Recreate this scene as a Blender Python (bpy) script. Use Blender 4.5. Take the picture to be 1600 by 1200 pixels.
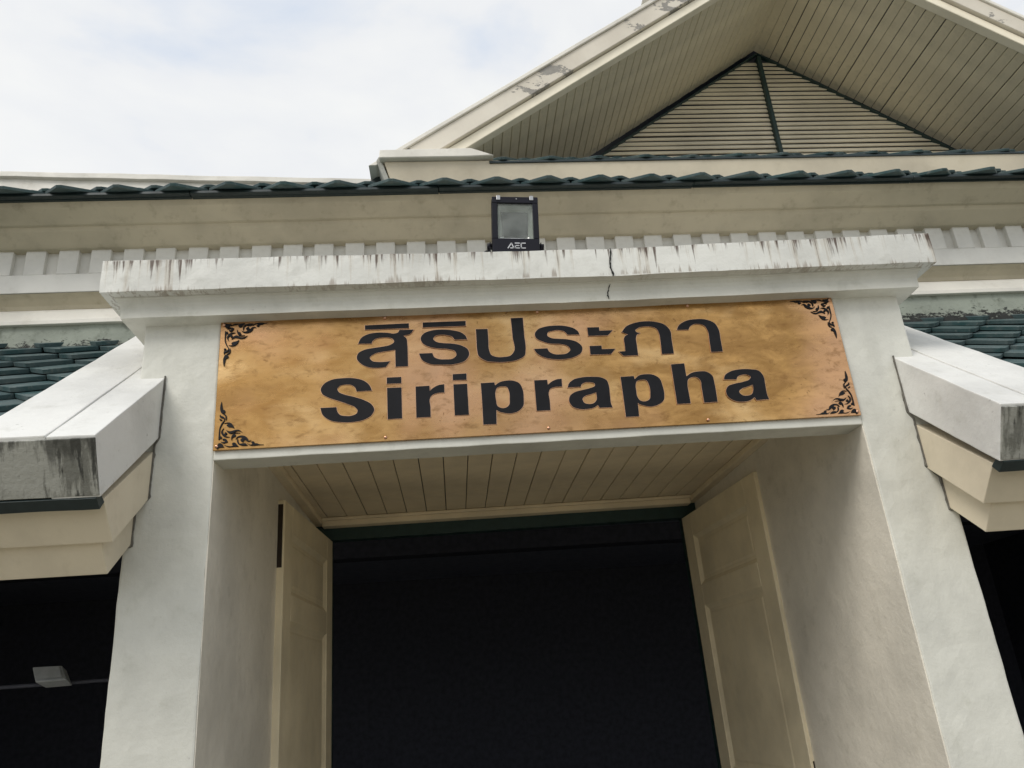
import bpy, bmesh, math, random
from mathutils import Vector, Matrix, noise as mnoise
from mathutils.geometry import tessellate_polygon
for o in list(bpy.data.objects): bpy.data.objects.remove(o)
random.seed(7)
SC = bpy.context.scene
COL = SC.collection

# ------------------------------------------------------------------ camera
YAW, PITCH, ROLL = 0.0920, 0.3786, -0.0761
cam = bpy.data.cameras.new('camera')
cam.sensor_width = 36.0
cam.lens = 1237.04 / 1600 * 36.0
cam.clip_start = 0.05
cam.clip_end = 2000
camo = bpy.data.objects.new('camera', cam)
COL.objects.link(camo)
fw = Vector((math.sin(YAW) * math.cos(PITCH), math.cos(YAW) * math.cos(PITCH), math.sin(PITCH)))
rt = Vector((math.cos(YAW), -math.sin(YAW), 0))
up = rt.cross(fw)
r2 = math.cos(ROLL) * rt + math.sin(ROLL) * up
u2 = -math.sin(ROLL) * rt + math.cos(ROLL) * up
M = Matrix((r2, u2, -fw)).transposed().to_4x4()
M.translation = Vector((-0.3754, -2.7511, 1.6))
camo.matrix_world = M
SC.camera = camo

# ------------------------------------------------------------------ sky, sun, exposure
SUN_EL, SUN_AZ = math.radians(46), math.radians(222)      # azimuth clockwise from +y
W = bpy.data.worlds.new('World')
SC.world = W
W.use_nodes = True
wt = W.node_tree
wt.nodes.clear()
wo = wt.nodes.new('ShaderNodeOutputWorld')
bg = wt.nodes.new('ShaderNodeBackground')
bg.inputs['Strength'].default_value = 0.1
sky = wt.nodes.new('ShaderNodeTexSky')
sky.sky_type = 'NISHITA'
sky.sun_disc = False
sky.sun_elevation = SUN_EL
sky.sun_rotation = SUN_AZ
sky.air_density = 1.0
sky.dust_density = 2.0
tc = wt.nodes.new('ShaderNodeTexCoord')
mp = wt.nodes.new('ShaderNodeMapping')
mp.inputs['Scale'].default_value = (1.0, 1.0, 2.0)
mp.inputs['Location'].default_value = (0.35, 0.2, 0.1)
cn = wt.nodes.new('ShaderNodeTexNoise')
cn.inputs['Scale'].default_value = 2.2
cn.inputs['Detail'].default_value = 7
cn.inputs['Roughness'].default_value = 0.5
cn.inputs['Distortion'].default_value = 0.4
cr = wt.nodes.new('ShaderNodeValToRGB')
cr.color_ramp.elements[0].position = 0.33
cr.color_ramp.elements[0].color = (4.3, 5.3, 6.9, 1)
cr.color_ramp.elements[1].position = 0.72
cr.color_ramp.elements[1].color = (8.7, 8.6, 8.1, 1)
e = cr.color_ramp.elements.new(0.5)
e.color = (7.3, 7.4, 7.5, 1)
mx = wt.nodes.new('ShaderNodeMix')
mx.data_type = 'RGBA'
mx.inputs['Factor'].default_value = 0.90
L_ = wt.links.new
L_(tc.outputs['Generated'], mp.inputs['Vector'])
L_(mp.outputs['Vector'], cn.inputs['Vector'])
L_(cn.outputs['Fac'], cr.inputs['Fac'])
L_(sky.outputs['Color'], mx.inputs['A'])
L_(cr.outputs['Color'], mx.inputs['B'])
L_(mx.outputs['Result'], bg.inputs['Color'])
L_(bg.outputs['Background'], wo.inputs['Surface'])

sl = bpy.data.lights.new('sun', 'SUN')
sl.energy = 1.5
sl.angle = math.radians(28)
sl.color = (1.0, 0.96, 0.9)
slo = bpy.data.objects.new('sun', sl)
COL.objects.link(slo)
sd = Vector((math.sin(SUN_AZ) * math.cos(SUN_EL), math.cos(SUN_AZ) * math.cos(SUN_EL), math.sin(SUN_EL)))
slo.rotation_euler = sd.to_track_quat('Z', 'Y').to_euler()
slo.location = (-5, -12, 14)

SC.view_settings.view_transform = 'Standard'
SC.view_settings.look = 'None'
SC.view_settings.gamma = 1.0
SC.view_settings.exposure = 0.36
SC.view_settings.use_curve_mapping = False
SC.render.engine = 'CYCLES'

# ------------------------------------------------------------------ material helpers
class NT:
    def __init__(s, name):
        s.m = bpy.data.materials.new(name)
        s.m.use_nodes = True
        s.t = s.m.node_tree
        s.b = s.t.nodes['Principled BSDF']
        s.co = s.t.nodes.new('ShaderNodeTexCoord')
    def n(s, typ, props=None, **inp):
        nd = s.t.nodes.new('ShaderNode' + typ)
        for k, v in (props or {}).items(): setattr(nd, k, v)
        for k, v in inp.items():
            s.put(nd.inputs[k.replace('_', ' ')] if k.replace('_', ' ') in nd.inputs else nd.inputs[int(k[1:])], v)
        return nd
    def put(s, sock, v):
        if isinstance(v, bpy.types.NodeSocket): s.t.links.new(v, sock)
        elif isinstance(v, bpy.types.Node): s.t.links.new(v.outputs[0], sock)
        else: sock.default_value = v
    def vec(s, sc, src='Object', loc=(0, 0, 0)):
        return s.n('Mapping', None, Vector=s.co.outputs[src], Scale=sc, Location=loc).outputs[0]
    def noise(s, v, scale, detail=5, rough=.55, dist=0):
        return s.n('TexNoise', None, Vector=v, Scale=scale, Detail=detail, Roughness=rough, Distortion=dist).outputs[0]
    def math(s, op, a, b=0.0, clamp=False):
        return s.n('Math', dict(operation=op, use_clamp=clamp), i0=a, i1=b).outputs[0]
    def rng(s, v, a, b, c=0.0, d=1.0):
        return s.n('MapRange', dict(interpolation_type='SMOOTHSTEP'), Value=v, From_Min=a, From_Max=b, To_Min=c, To_Max=d).outputs[0]
    def mix(s, f, a, b, blend='MIX'):
        nd = s.t.nodes.new('ShaderNodeMix'); nd.data_type = 'RGBA'; nd.blend_type = blend
        s.put(nd.inputs[0], f); s.put(nd.inputs[6], a); s.put(nd.inputs[7], b)
        return nd.outputs[2]
    def sep(s, src='Object'):
        return s.n('SeparateXYZ', None, Vector=s.co.outputs[src]).outputs
    def bump(s, h, strength, dist=.01, nrm=None):
        k = dict(Height=h, Strength=strength, Distance=dist)
        if nrm is not None: k['Normal'] = nrm
        return s.n('Bump', None, **k).outputs[0]
    def done(s, col=None, rough=None, nrm=None, **kw):
        if col is not None: s.put(s.b.inputs['Base Color'], col)
        if rough is not None: s.put(s.b.inputs['Roughness'], rough)
        if nrm is not None: s.put(s.b.inputs['Normal'], nrm)
        for k, v in kw.items(): s.put(s.b.inputs[k.replace('_', ' ')], v)
        return s.m

def C4(r, g, b): return (r, g, b, 1)

def paint(name, col, grime, amount=.35, bumpy=.25, rough=.6, streak=None, mould=0.0, scale=1.0, edge=None, wash=0.0):
    """painted masonry or timber: tone drift, soft grime, trowel relief, optional drip stains"""
    s = NT(name)
    v = s.vec((1, 1, 1))
    big = s.noise(v, 2.3 * scale, 5, .6)
    mid = s.noise(v, 11 * scale, 6, .65)
    fine = s.noise(v, 75, 4, .6)
    dark = tuple(c * .80 for c in col[:3]) + (1,)
    c = s.mix(s.rng(big, .35, .7), col, dark)
    g = s.math('MULTIPLY', s.rng(mid, .52, .78), amount)
    c = s.mix(g, c, grime)
    if wash:
        w_ = s.noise(s.vec((1, 1, .28), loc=(2.2, 1.1, .7)), 5.5, 6, .6, .3)
        c = s.mix(s.math('MULTIPLY', s.rng(w_, .50, .72), wash), c, tuple(q_ * .62 for q_ in col[:3]) + (1,))
    if mould:
        sp = s.noise(v, 26, 8, .75)
        c = s.mix(s.math('MULTIPLY', s.rng(sp, .62, .70), mould), c, C4(.035, .035, .03))
    if streak:
        for (ztop, ln, dens, scol, amt, fr) in streak:
            X, Y, Z = s.sep()[:3]
            t = s.math('DIVIDE', s.math('SUBTRACT', ztop, Z), ln)
            a = s.noise(s.vec((1, .35, .03)), fr, 4, .65)
            clus = s.noise(s.vec((1, .3, 0), loc=(3.1, 0, 0)), 3.2, 2, .5)
            f = s.math('ADD', a, s.math('MULTIPLY', s.math('SUBTRACT', clus, .5), .55))
            f = s.math('SUBTRACT', f, s.math('MULTIPLY', t, .13))
            wob = s.noise(s.vec((1, 1, .35)), 60, 4, .7)
            f = s.math('ADD', f, s.math('MULTIPLY', s.math('SUBTRACT', wob, .5), .12))
            f = s.math('MULTIPLY', s.rng(f, dens, dens + .13), amt)
            f = s.math('MULTIPLY', f, s.rng(t, -.25, 0.02))
            c = s.mix(f, c, scol)
    if edge:
        t = s.math('DIVIDE', s.math('SUBTRACT', s.sep()[2], edge[0]), edge[1])
        f = s.math('SUBTRACT', s.noise(s.vec((.5, 1, 1)), 45, 7, .75), s.math('MULTIPLY', t, .12))
        c = s.mix(s.rng(f, .40, .47), c, C4(.022, .023, .020))
    nr = s.bump(mid, bumpy, .012)
    nr = s.bump(fine, bumpy * .7, .003, nr)
    ro = s.rng(mid, .3, .8, rough - .08, rough + .15)
    return s.done(c, ro, nr)

GRIME = C4(.20, .18, .14)
MT = {}
MT['plaster'] = paint('white_plaster', C4(.675, .67, .60), C4(.42, .42, .35), .50, .32, .55, mould=.22, wash=.26)
MT['reveal'] = paint('cream_white_reveal_plaster', C4(.82, .77, .66), C4(.40, .37, .29), .35, .40, .5)
MT['slab'] = paint('stained_white_slab', C4(.72, .72, .67), C4(.34, .33, .28), .35, .35, .6,
                   streak=[(3.208, .20, .49, C4(.46, .405, .32), .5, 40), (3.208, .070, .502, C4(.075, .042, .025), .92, 54), (3.208, .15, .565, C4(.065, .037, .023), .92, 40),
                           (3.085, -.030, .50, C4(.22, .165, .115), .6, 60)])
MT['verge'] = paint('white_verge_paint', C4(.74, .735, .70), C4(.40, .39, .34), .40, .35, .55, mould=.55)
MT['eave'] = paint('mossy_concrete_edge', C4(.36, .36, .32), C4(.12, .12, .10), .6, .6, .75,
                   streak=[(2.41, .9, .42, C4(.13, .13, .11), .8, 30), (2.41, .5, .46, C4(.030, .031, .026), .92, 38), (2.385, .10, .40, C4(.05, .05, .042), .8, 12)], mould=.5)
MT['cream'] = paint('cream_paint', C4(.70, .62, .47), C4(.42, .36, .25), .28, .15, .5)
MT['cornice'] = paint('cream_cornice_paint', C4(.55, .49, .36), C4(.24, .20, .13), .45, .2, .55, scale=1.3)
MT['frieze'] = paint('off_white_frieze', C4(.72, .71, .66), C4(.44, .42, .36), .30, .15, .55)
MT['ledge'] = paint('white_ledge', C4(.80, .77, .69), C4(.46, .42, .34), .35, .2, .55)
MT['band'] = paint('weathered_green_grey_band', C4(.33, .36, .30), C4(.10, .11, .085), .75, .5, .75,
                   edge=(3.240, .035), mould=.6, scale=1.6)
MT['barge'] = None
MT['door'] = paint('cream_door_paint', C4(.90, .79, .56), C4(.62, .52, .34), .25, .12, .42)
MT['ceiling'] = paint('cream_ceiling_boards', C4(.90, .77, .55), C4(.62, .51, .34), .35, .12, .5)
MT['soffit'] = paint('weathered_soffit_boards', C4(.86, .77, .57), C4(.44, .41, .30), .5, .2, .6)
MT['louvre'] = paint('cream_louvre_paint', C4(.92, .85, .68), C4(.66, .60, .46), .3, .15, .55)

def peeling(name):
    s = NT(name)
    v = s.vec((1, 1, 1))
    base = s.mix(s.rng(s.noise(v, 3, 5), .35, .7), C4(.72, .67, .57), C4(.60, .55, .46))
    p = s.noise(s.vec((.8, 1, 1.25)), 7, 12, .72, .3)
    zone = s.noise(s.vec((1, 1, 1), loc=(1.7, 0, .4)), 1.9, 2, .5)
    f = s.math('ADD', p, s.math('MULTIPLY', s.math('SUBTRACT', zone, .5), .5))
    f = s.rng(f, .60, .625)
    c = s.mix(f, base, s.mix(s.noise(v, 30, 4), C4(.20, .19, .17), C4(.36, .34, .30)))
    nr = s.bump(s.math('SUBTRACT', 1.0, f), .5, .004)
    nr = s.bump(s.noise(v, 70, 4), .15, .003, nr)
    return s.done(c, .6, nr)
MT['barge'] = peeling('peeling_bargeboard_paint')

def tile_mat():
    s = NT('dark_green_roof_tile')
    inf = s.n('ObjectInfo').outputs['Random']
    v = s.vec((1, 1, 1))
    wv = s.n('VectorMath', dict(operation='ADD'), i0=v, i1=s.n('CombineXYZ', None, X=s.math('MULTIPLY', inf, 37.0), Y=s.math('MULTIPLY', inf, 11.0)).outputs[0]).outputs[0]
    a = s.noise(wv, 9, 6, .65)
    c = s.mix(s.rng(a, .3, .72), C4(.026, .075, .078), C4(.100, .135, .135))
    c = s.mix(s.math('MULTIPLY', s.rng(s.noise(wv, 34, 7, .7), .55, .72), .55), c, C4(.24, .25, .23))
    c = s.mix(s.math('MULTIPLY', inf, .35), c, C4(.02, .035, .04))
    return s.done(c, s.rng(a, .3, .8, .42, .75), s.bump(s.noise(wv, 60, 5), .25, .003))
MT['tile'] = tile_mat()

def plain(name, col, rough=.5, metal=0.0, var=.25, bmp=.1, sc=18):
    s = NT(name)
    v = s.vec((1, 1, 1))
    n = s.noise(v, sc, 5, .6)
    d = tuple(c * (1 - var) for c in col) + (1,)
    c = s.mix(s.rng(n, .3, .75), C4(*col), d)
    return s.done(c, s.rng(n, .3, .8, max(rough - .08, .03), min(rough + .1, 1)), s.bump(n, bmp, .003), Metallic=metal)
MT['green_trim'] = plain('dark_green_trim_paint', (.013, .026, .027), .5)
MT['teal'] = plain('teal_header_paint', (.018, .048, .046), .5)
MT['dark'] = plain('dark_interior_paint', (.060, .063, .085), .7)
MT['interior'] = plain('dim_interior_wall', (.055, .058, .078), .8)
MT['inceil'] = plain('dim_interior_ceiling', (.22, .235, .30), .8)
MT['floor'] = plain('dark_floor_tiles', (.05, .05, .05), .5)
MT['black'] = plain('black_lamp_casing', (.012, .012, .018), .38)
MT['letter'] = plain('black_sign_enamel', (.010, .010, .012), .5, 0, .3, .05)
MT['steel'] = plain('dull_steel', (.45, .45, .44), .35, 1.0)
MT['lock'] = plain('dark_brown_lock_plate', (.035, .024, .016), .45, .3)
MT['copper'] = plain('bright_copper_edge', (.62, .38, .24), .35, .9)
MT['screw'] = plain('copper_screw_head', (.72, .42, .28), .28, 1.0)
MT['print'] = plain('pale_grey_print', (.55, .56, .58), .5)
MT['lampgrey'] = plain('grey_lamp_housing', (.42, .44, .45), .5)
MT['joint'] = plain('dirty_mortar', (.17, .16, .135), .9, 0, .5, .4, 40)
MT['crack'] = plain('black_crack', (.010, .010, .009), .9)
MT['reflector'] = plain('dusty_reflector', (.36, .41, .36), .5, .25, .25, 0.0, 25)
MT['paving'] = plain('concrete_paving', (.29, .268, .21), .85, 0, .3, .3, 4)

for k_ in ('black', 'letter'): MT[k_].node_tree.nodes['Principled BSDF'].inputs['Specular IOR Level'].default_value = .18
def glass_mat():
    s = NT('dusty_lamp_glass')
    n = s.noise(s.vec((1, 1, 1)), 14, 5, .6)
    return s.done(s.mix(n, C4(.50, .55, .50), C4(.62, .66, .62)), .07, None, Alpha=s.rng(n, .3, .75, .10, .20))
MT['glass'] = glass_mat()

def brass():
    s = NT('patinated_brass')
    v = s.vec((1, 1, 1))
    cloud = s.noise(s.vec((1, 1, 2.2)), 5.5, 9, .66, .5)
    mid = s.noise(s.vec((1, 1, 1.9)), 19, 8, .7, .4)
    scr = s.noise(s.vec((1.2, 1, 90)), 7, 4, .7)
    scr2 = s.noise(s.vec((.5, 1, 260), loc=(2, 0, 1)), 5, 3, .6)
    spot = s.noise(s.vec((1, 1, 1.2), loc=(5, 0, 2)), 38, 7, .75, .8)
    zone = s.noise(s.vec((1, 1, 1.5), loc=(9, 0, 4)), 3.0, 4, .6)
    c = s.mix(s.rng(cloud, .32, .68), C4(.54, .315, .115), C4(.34, .185, .062))
    sheen = s.noise(s.vec((.55, 1, 1), loc=(1.3, 0, 3.4)), 3.4, 4, .55, .3)
    c = s.mix(s.math('MULTIPLY', s.rng(sheen, .50, .68), .75), c, C4(.74, .50, .24))  # pale gold patches: reflected sheen painted into the brass colour
    c = s.mix(s.math('MULTIPLY', s.rng(sheen, .50, .34), .55), c, C4(.26, .135, .048))  # deeper brown between the painted sheen patches, for contrast
    pink = s.noise(s.vec((1, 1, 1), loc=(4, 0, 7)), 1.6, 3, .5)
    c = s.mix(s.math('MULTIPLY', s.rng(pink, .44, .64), .75), c, C4(.64, .37, .21))
    c = s.mix(s.math('MULTIPLY', s.rng(mid, .50, .72), .62), c, C4(.20, .098, .034))
    sf = s.math('MULTIPLY', s.rng(spot, .60, .70), s.rng(zone, .40, .56))
    c = s.mix(s.math('MULTIPLY', sf, .85), c, C4(.09, .040, .015))
    c = s.mix(s.math('MULTIPLY', s.rng(scr, .58, .72), .5), c, C4(.26, .13, .045))
    c = s.mix(s.math('MULTIPLY', s.rng(scr2, .62, .75), .35), c, C4(.78, .50, .26))
    ro = s.math('ADD', s.rng(cloud, .3, .7, .17, .33), s.math('MULTIPLY', sf, .2))
    nr = s.bump(scr, .16, .0015)
    nr = s.bump(cloud, .12, .008, nr)
    return s.done(c, ro, nr, Metallic=.96)
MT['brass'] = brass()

# ------------------------------------------------------------------ mesh helpers
def link(name, me, mat, parent=None, loc=None, rot=None):
    o = bpy.data.objects.new(name, me)
    COL.objects.link(o)
    if me is not None and mat is not None and not me.materials: me.materials.append(mat)
    if parent is not None: o.parent = parent
    if loc is not None: o.location = loc
    if rot is not None: o.rotation_euler = rot
    return o

def empty(name, loc=(0, 0, 0), rot=(0, 0, 0)):
    o = bpy.data.objects.new(name, None)
    COL.objects.link(o)
    o.location = loc
    o.rotation_euler = rot
    o.empty_display_size = .2
    return o

def tag(o, label, cat, group=None):
    o['label'] = label
    o['category'] = cat
    if group: o['group'] = group
    return o

def to_mesh(bm, name, smooth=False):
    bmesh.ops.recalc_face_normals(bm, faces=bm.faces)
    me = bpy.data.meshes.new(name)
    bm.to_mesh(me)
    bm.free()
    if smooth:
        for p in me.polygons: p.use_smooth = True
    return me

def bm_box(bm, x0, x1, y0, y1, z0, z1):
    vs = [bm.verts.new((x, y, z)) for x in (x0, x1) for y in (y0, y1) for z in (z0, z1)]
    for f in ((0, 1, 3, 2), (4, 6, 7, 5), (0, 4, 5, 1), (2, 3, 7, 6), (0, 2, 6, 4), (1, 5, 7, 3)):
        bm.faces.new([vs[i] for i in f])
    return vs

def bevel(bm, off, seg=2):
    if off > 0:
        bmesh.ops.recalc_face_normals(bm, faces=bm.faces)
        bmesh.ops.bevel(bm, geom=bm.edges[:], offset=off, segments=seg, affect='EDGES', profile=.6, clamp_overlap=True)

def wobble(bm, amp, freq, seed=0.0):
    for v in bm.verts:
        v.co += mnoise.noise_vector(v.co * 23 + Vector((seed, 3, seed))) * amp * .35
        p = v.co * freq + Vector((seed, seed * 2.1, -seed))
        d = mnoise.noise_vector(p) + .5 * mnoise.noise_vector(p * 2.7)
        v.co += d * amp

def grid_cut(bm, step):
    """slice a solid with planes so that it can be made slightly uneven"""
    lo = [min(v.co[i] for v in bm.verts) for i in range(3)]
    hi = [max(v.co[i] for v in bm.verts) for i in range(3)]
    for ax in range(3):
        n = int((hi[ax] - lo[ax]) / step)
        if n > 140: n = 140
        for k in range(1, n + 1):
            co = [0, 0, 0]; co[ax] = lo[ax] + (hi[ax] - lo[ax]) * k / (n + 1)
            no = [0, 0, 0]; no[ax] = 1
            bmesh.ops.bisect_plane(bm, geom=bm.verts[:] + bm.edges[:] + bm.faces[:], plane_co=co, plane_no=no, dist=1e-6)

def box(name, x0, x1, y0, y1, z0, z1, mat, parent=None, bev=.004, rough=0.0, step=.06, seed=0.0):
    bm = bmesh.new()
    bm_box(bm, x0, x1, y0, y1, z0, z1)
    bevel(bm, bev)
    if rough:
        grid_cut(bm, step)
        wobble(bm, rough, 7.0, seed)
    return link(name, to_mesh(bm, name), mat, parent)

def bm_prism(bm, pts, x0, x1):
    """(y, z) outline swept along x"""
    a = [bm.verts.new((x0, p[0], p[1])) for p in pts]
    b = [bm.verts.new((x1, p[0], p[1])) for p in pts]
    n = len(pts)
    bm.faces.new(a); bm.faces.new(b[::-1])
    for i in range(n):
        bm.faces.new((a[i], b[i], b[(i + 1) % n], a[(i + 1) % n]))

def prism(name, pts, x0, x1, mat, parent=None, bev=.003, rough=0.0, step=.1, seed=0.0):
    bm = bmesh.new()
    bm_prism(bm, pts, x0, x1)
    bevel(bm, bev)
    if rough:
        grid_cut(bm, step)
        wobble(bm, rough, 6.0, seed)
    return link(name, to_mesh(bm, name), mat, parent)

def bm_slab_xz(bm, pts, y0, y1):
    """(x, z) outline swept along y"""
    a = [bm.verts.new((p[0], y0, p[1])) for p in pts]
    b = [bm.verts.new((p[0], y1, p[1])) for p in pts]
    n = len(pts)
    bm.faces.new(a); bm.faces.new(b[::-1])
    for i in range(n):
        bm.faces.new((a[i], b[i], b[(i + 1) % n], a[(i + 1) % n]))

def slab_xz(name, pts, y0, y1, mat, parent=None, bev=.002):
    bm = bmesh.new()
    bm_slab_xz(bm, pts, y0, y1)
    bevel(bm, bev, 1)
    return link(name, to_mesh(bm, name), mat, parent)

def tube_mesh(name, pts, r, seg=8):
    bm = bmesh.new()
    rings = []
    for i, p in enumerate(pts):
        p = Vector(p)
        d = (Vector(pts[min(i + 1, len(pts) - 1)]) - Vector(pts[max(i - 1, 0)])).normalized()
        q = d.to_track_quat('Z', 'Y')
        rings.append([bm.verts.new(p + q @ Vector((math.cos(a) * r, math.sin(a) * r, 0))) for a in [2 * math.pi * k / seg for k in range(seg)]])
    for a, b in zip(rings, rings[1:]):
        for k in range(seg): bm.faces.new((a[k], a[(k + 1) % seg], b[(k + 1) % seg], b[k]))
    bm.faces.new(rings[0][::-1]); bm.faces.new(rings[-1])
    return to_mesh(bm, name, True)

# ------------------------------------------------------------------ ground
bm = bmesh.new()
vs = [bm.verts.new(p) for p in ((-300, -300, 0), (300, -300, 0), (300, 300, 0), (-300, 300, 0))]
bm.faces.new(vs)
g = link('ground', to_mesh(bm, 'ground'), MT['paving'])
g['kind'] = 'structure'

# ------------------------------------------------------------------ roof tile (kite shaped, shared mesh)
TW, TS = 0.2464, 0.127            # width across, step up the slope
def make_tile(LIFT=.048, t=.020):
    bm = bmesh.new()
    w = TW / 2 - .0025
    out = [(0.012, 0.0), (w, TS - .004), (w, TS + .010), (0.03, .275), (-.03, .275), (-w, TS + .010), (-w, TS - .004), (-.012, 0.0)]
    def lift(v): return LIFT * (1 - v / .275)
    top = [bm.verts.new((u, v, lift(v))) for u, v in out]
    bot = [bm.verts.new((u, v, lift(v) - t)) for u, v in out]
    bm.faces.new(top); bm.faces.new(bot[::-1])
    for i in range(8): bm.faces.new((top[i], bot[i], bot[(i + 1) % 8], top[(i + 1) % 8]))
    bevel(bm, .0015, 1)
    me = to_mesh(bm, 'tile')
    me.materials.append(MT['tile'])
    return me
TILE = make_tile()
FLAT_TILE = make_tile(.030, .014)
EAVE_TILE = make_tile(.047, .014)

def lay_tiles(parent, slope, y0, z0, xref, x0, x1, rows, keep=None, me=None):
    a = math.atan(slope)
    for r in range(rows):
        yy = y0 + r * TS * math.cos(a)
        zz = z0 + r * TS * math.sin(a)
        k0 = math.floor((x0 - xref) / TW) - 1
        for k in range(k0, k0 + int((x1 - x0) / TW) + 4):
            x = xref + (k + (.5 if r % 2 else 0)) * TW
            if x < x0 or x > x1: continue
            if keep and not keep(x, r): continue
            o = link('tile', me or TILE, None, parent)
            o.location = (x + random.uniform(-.002, .002), yy + random.uniform(-.003, .003), zz + random.uniform(-.002, .002))
            o.rotation_euler = (a + random.uniform(-.012, .012), random.uniform(-.012, .012), random.uniform(-.012, .012))

# ------------------------------------------------------------------ the hall behind the portal
hall = tag(empty('hall_building', (0, .7, 0)), 'off-white hall with green tiled roofs and a louvred gable behind the entrance portal', 'building')
class H:     # parts are modelled in world coordinates and hung on the hall
    pass
def hang(o, root):
    o.parent = root
    o.matrix_parent_inverse = Matrix.Translation(root.location).inverted()
    return o

# lower verandah roofs on both sides
SL = .777
def verandah(sgn, dz):
    def X(a, b): return (min(sgn * a, sgn * b), max(sgn * a, sgn * b))
    def q(pts): return [(y, z + dz) for y, z in pts]
    FAR = 4.4
    zt = lambda y: 2.762 + SL * y
    root = prism('verandah_roof', q([(-.41, zt(-.41) - .135), (-.41, zt(-.41) - .085), (.74, zt(.74) - .085), (.74, zt(.74) - .135)]), *X(1.60, FAR), MT['green_trim'], None, 0)
    hang(root, hall)
    root['label'] = 'green tiled verandah roof on the %s of the portal' % ('left' if sgn < 0 else 'right')
    def sub(o): o.parent = root; o.matrix_parent_inverse = root.matrix_parent_inverse.copy() ; o.matrix_parent_inverse = Matrix.Identity(4); return o
    nA, nB = (-.488, 2.383), (-.405, 2.217)
    top = [nA, nB, (.72, nB[1] + SL * 1.125), (.72, zt(.72))]
    sub(prism('verge_coping', q(top), *X(1.391, 1.530), MT['verge'], None, .004, .0016, .07, 1.0 + sgn))
    up_ = [(y - .002, z + .004) for y, z in top[:2]] + [top[2], (.72, zt(.72) + .004)]
    sub(prism('verge_coping', q(up_), *X(1.5315, 1.762), MT['verge'], None, .004, .0018, .07, 3.0 + sgn))
    # stained front edge: a thin concrete face on the verge ends and on along the eave
    n = Vector((-(nA[1] - nB[1]), -(nB[0] - nA[0]))).normalized()
    fo = .006
    f = [(nA[0] - fo * .9, nA[1] - .012), (nB[0] - fo * .9, nB[1] + .004), (nB[0] + .01, nB[1] + .012), (nA[0] + .01, nA[1] - .004)]
    ed = sub(prism('eave_edge', q(f), *X(1.393, FAR), MT['eave'], None, .002, .0012, .05, 5.0))
    ed['label'] = 'black-streaked concrete eave edge'
    e2 = [(-.47, 2.375), (-.395, 2.225), (-.25, 2.335), (-.33, 2.49)]
    sub(prism('eave_beam', q(e2), *X(1.764, FAR), MT['verge'], None, .003))
    sub(prism('tile_batten', q([(-.410, 2.214), (-.372, 2.190), (-.345, 2.218), (-.385, 2.240)]), *X(1.402, FAR), MT['green_trim'], None, .002, .002, .05, 2.0))
    sub(prism('raking_moulding', q([(-.352, 2.225), (-.250, 2.115), (.7, 2.853), (.7, 2.99)]), *X(1.405, FAR), MT['cream'], None, .003, .0010, .12, 4.0))
    sub(prism('raking_moulding', q([(-.236, 2.127), (-.160, 2.035), (.7, 2.703), (.7, 2.849)]), *X(1.447, FAR), MT['cream'], None, .003, .0010, .12, 6.0))
    # ragged dirty joint where the roof edge was plastered into the pillar
    path = [(1.388, 2.768), (1.388, 2.532), (1.402, 2.506), (1.402, 2.318), (1.444, 2.272), (1.444, 2.150), (1.466, 2.140)]
    bm = bmesh.new()
    last = None
    for (xa, za), (xb, zb_) in zip(path, path[1:]):
        nseg = max(2, int(math.hypot(xb - xa, zb_ - za) / .012))
        for k in range(nseg):
            s_ = k / nseg
            xx, zz = xa + (xb - xa) * s_, za + (zb_ - za) * s_ + dz
            w_ = .0012 + .0055 * max(0, mnoise.noise(Vector((xx * 30, zz * 38, sgn))) + .15)
            p_ = [bm.verts.new((sgn * (xx - w_), -.0065, zz)), bm.verts.new((sgn * (xx + .003), -.0065, zz + random.uniform(-.002, .002))),
                  bm.verts.new((sgn * (xx + .003), .004, zz)), bm.verts.new((sgn * (xx - w_), .004, zz))]
            if last:
                for i in range(4): bm.faces.new((last[i], last[(i + 1) % 4], p_[(i + 1) % 4], p_[i]))
            last = p_
    sub(link('mortar_joint', to_mesh(bm, 'mortar_joint'), MT['joint']))
    # tiles, only as far as the photograph sees them
    lay_tiles(root, SL, -.44, zt(-.44) - .085 + dz, 1.969 * sgn if sgn > 0 else -2.06, *(X(1.74, 3.2)), 12)
    return root
verandah(-1, .018)
verandah(1, -.018)

# upper wall: band, ledge, frieze with dentils, cornice
XL, XR = -4.6, 5.2
def hp(name, pts, mat, rough=.0012, seed=0, bev=.003, x0=XL, x1=XR, step=.16):
    return hang(prism(name, pts, x0, x1, mat, None, bev, rough, step, seed), hall)
hp('weathered_band', [(.69, 3.02), (.69, 3.371), (.98, 3.371), (.98, 3.02)], MT['band'], .003, 11, .004, step=.06)
hp('ledge', [(.668, 3.362), (.668, 3.383), (.700, 3.440), (.722, 3.462), (1.0, 3.462), (1.0, 3.362)], MT['ledge'], .0015, 12)
hp('cove_moulding', [(.724, 3.464), (.716, 3.482), (.690, 3.505), (.663, 3.521), (1.0, 3.521), (1.0, 3.464)], MT['cornice'], .001, 13)
fr = hp('frieze', [(.687, 3.52), (.687, 3.79), (1.0, 3.79), (1.0, 3.52)], MT['frieze'], 0, 14)
hp('fascia_rail', [(.660, 3.523), (.660, 3.619), (.695, 3.619), (.695, 3.523)], MT['frieze'], .001, 15)
bm = bmesh.new()
bm_box(bm, 0, .092, .6605, .70, 3.6195, 3.785)
bevel(bm, .002, 1)
DENT = to_mesh(bm, 'dentil')
DENT.materials.append(MT['frieze'])
for k in range(-7, 42):
    d = link('dentil', DENT, None, fr)
    d.location = (-2.336 + .1504 * k + random.uniform(-.002, .002), random.uniform(-.0015, .0015), 0)
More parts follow.
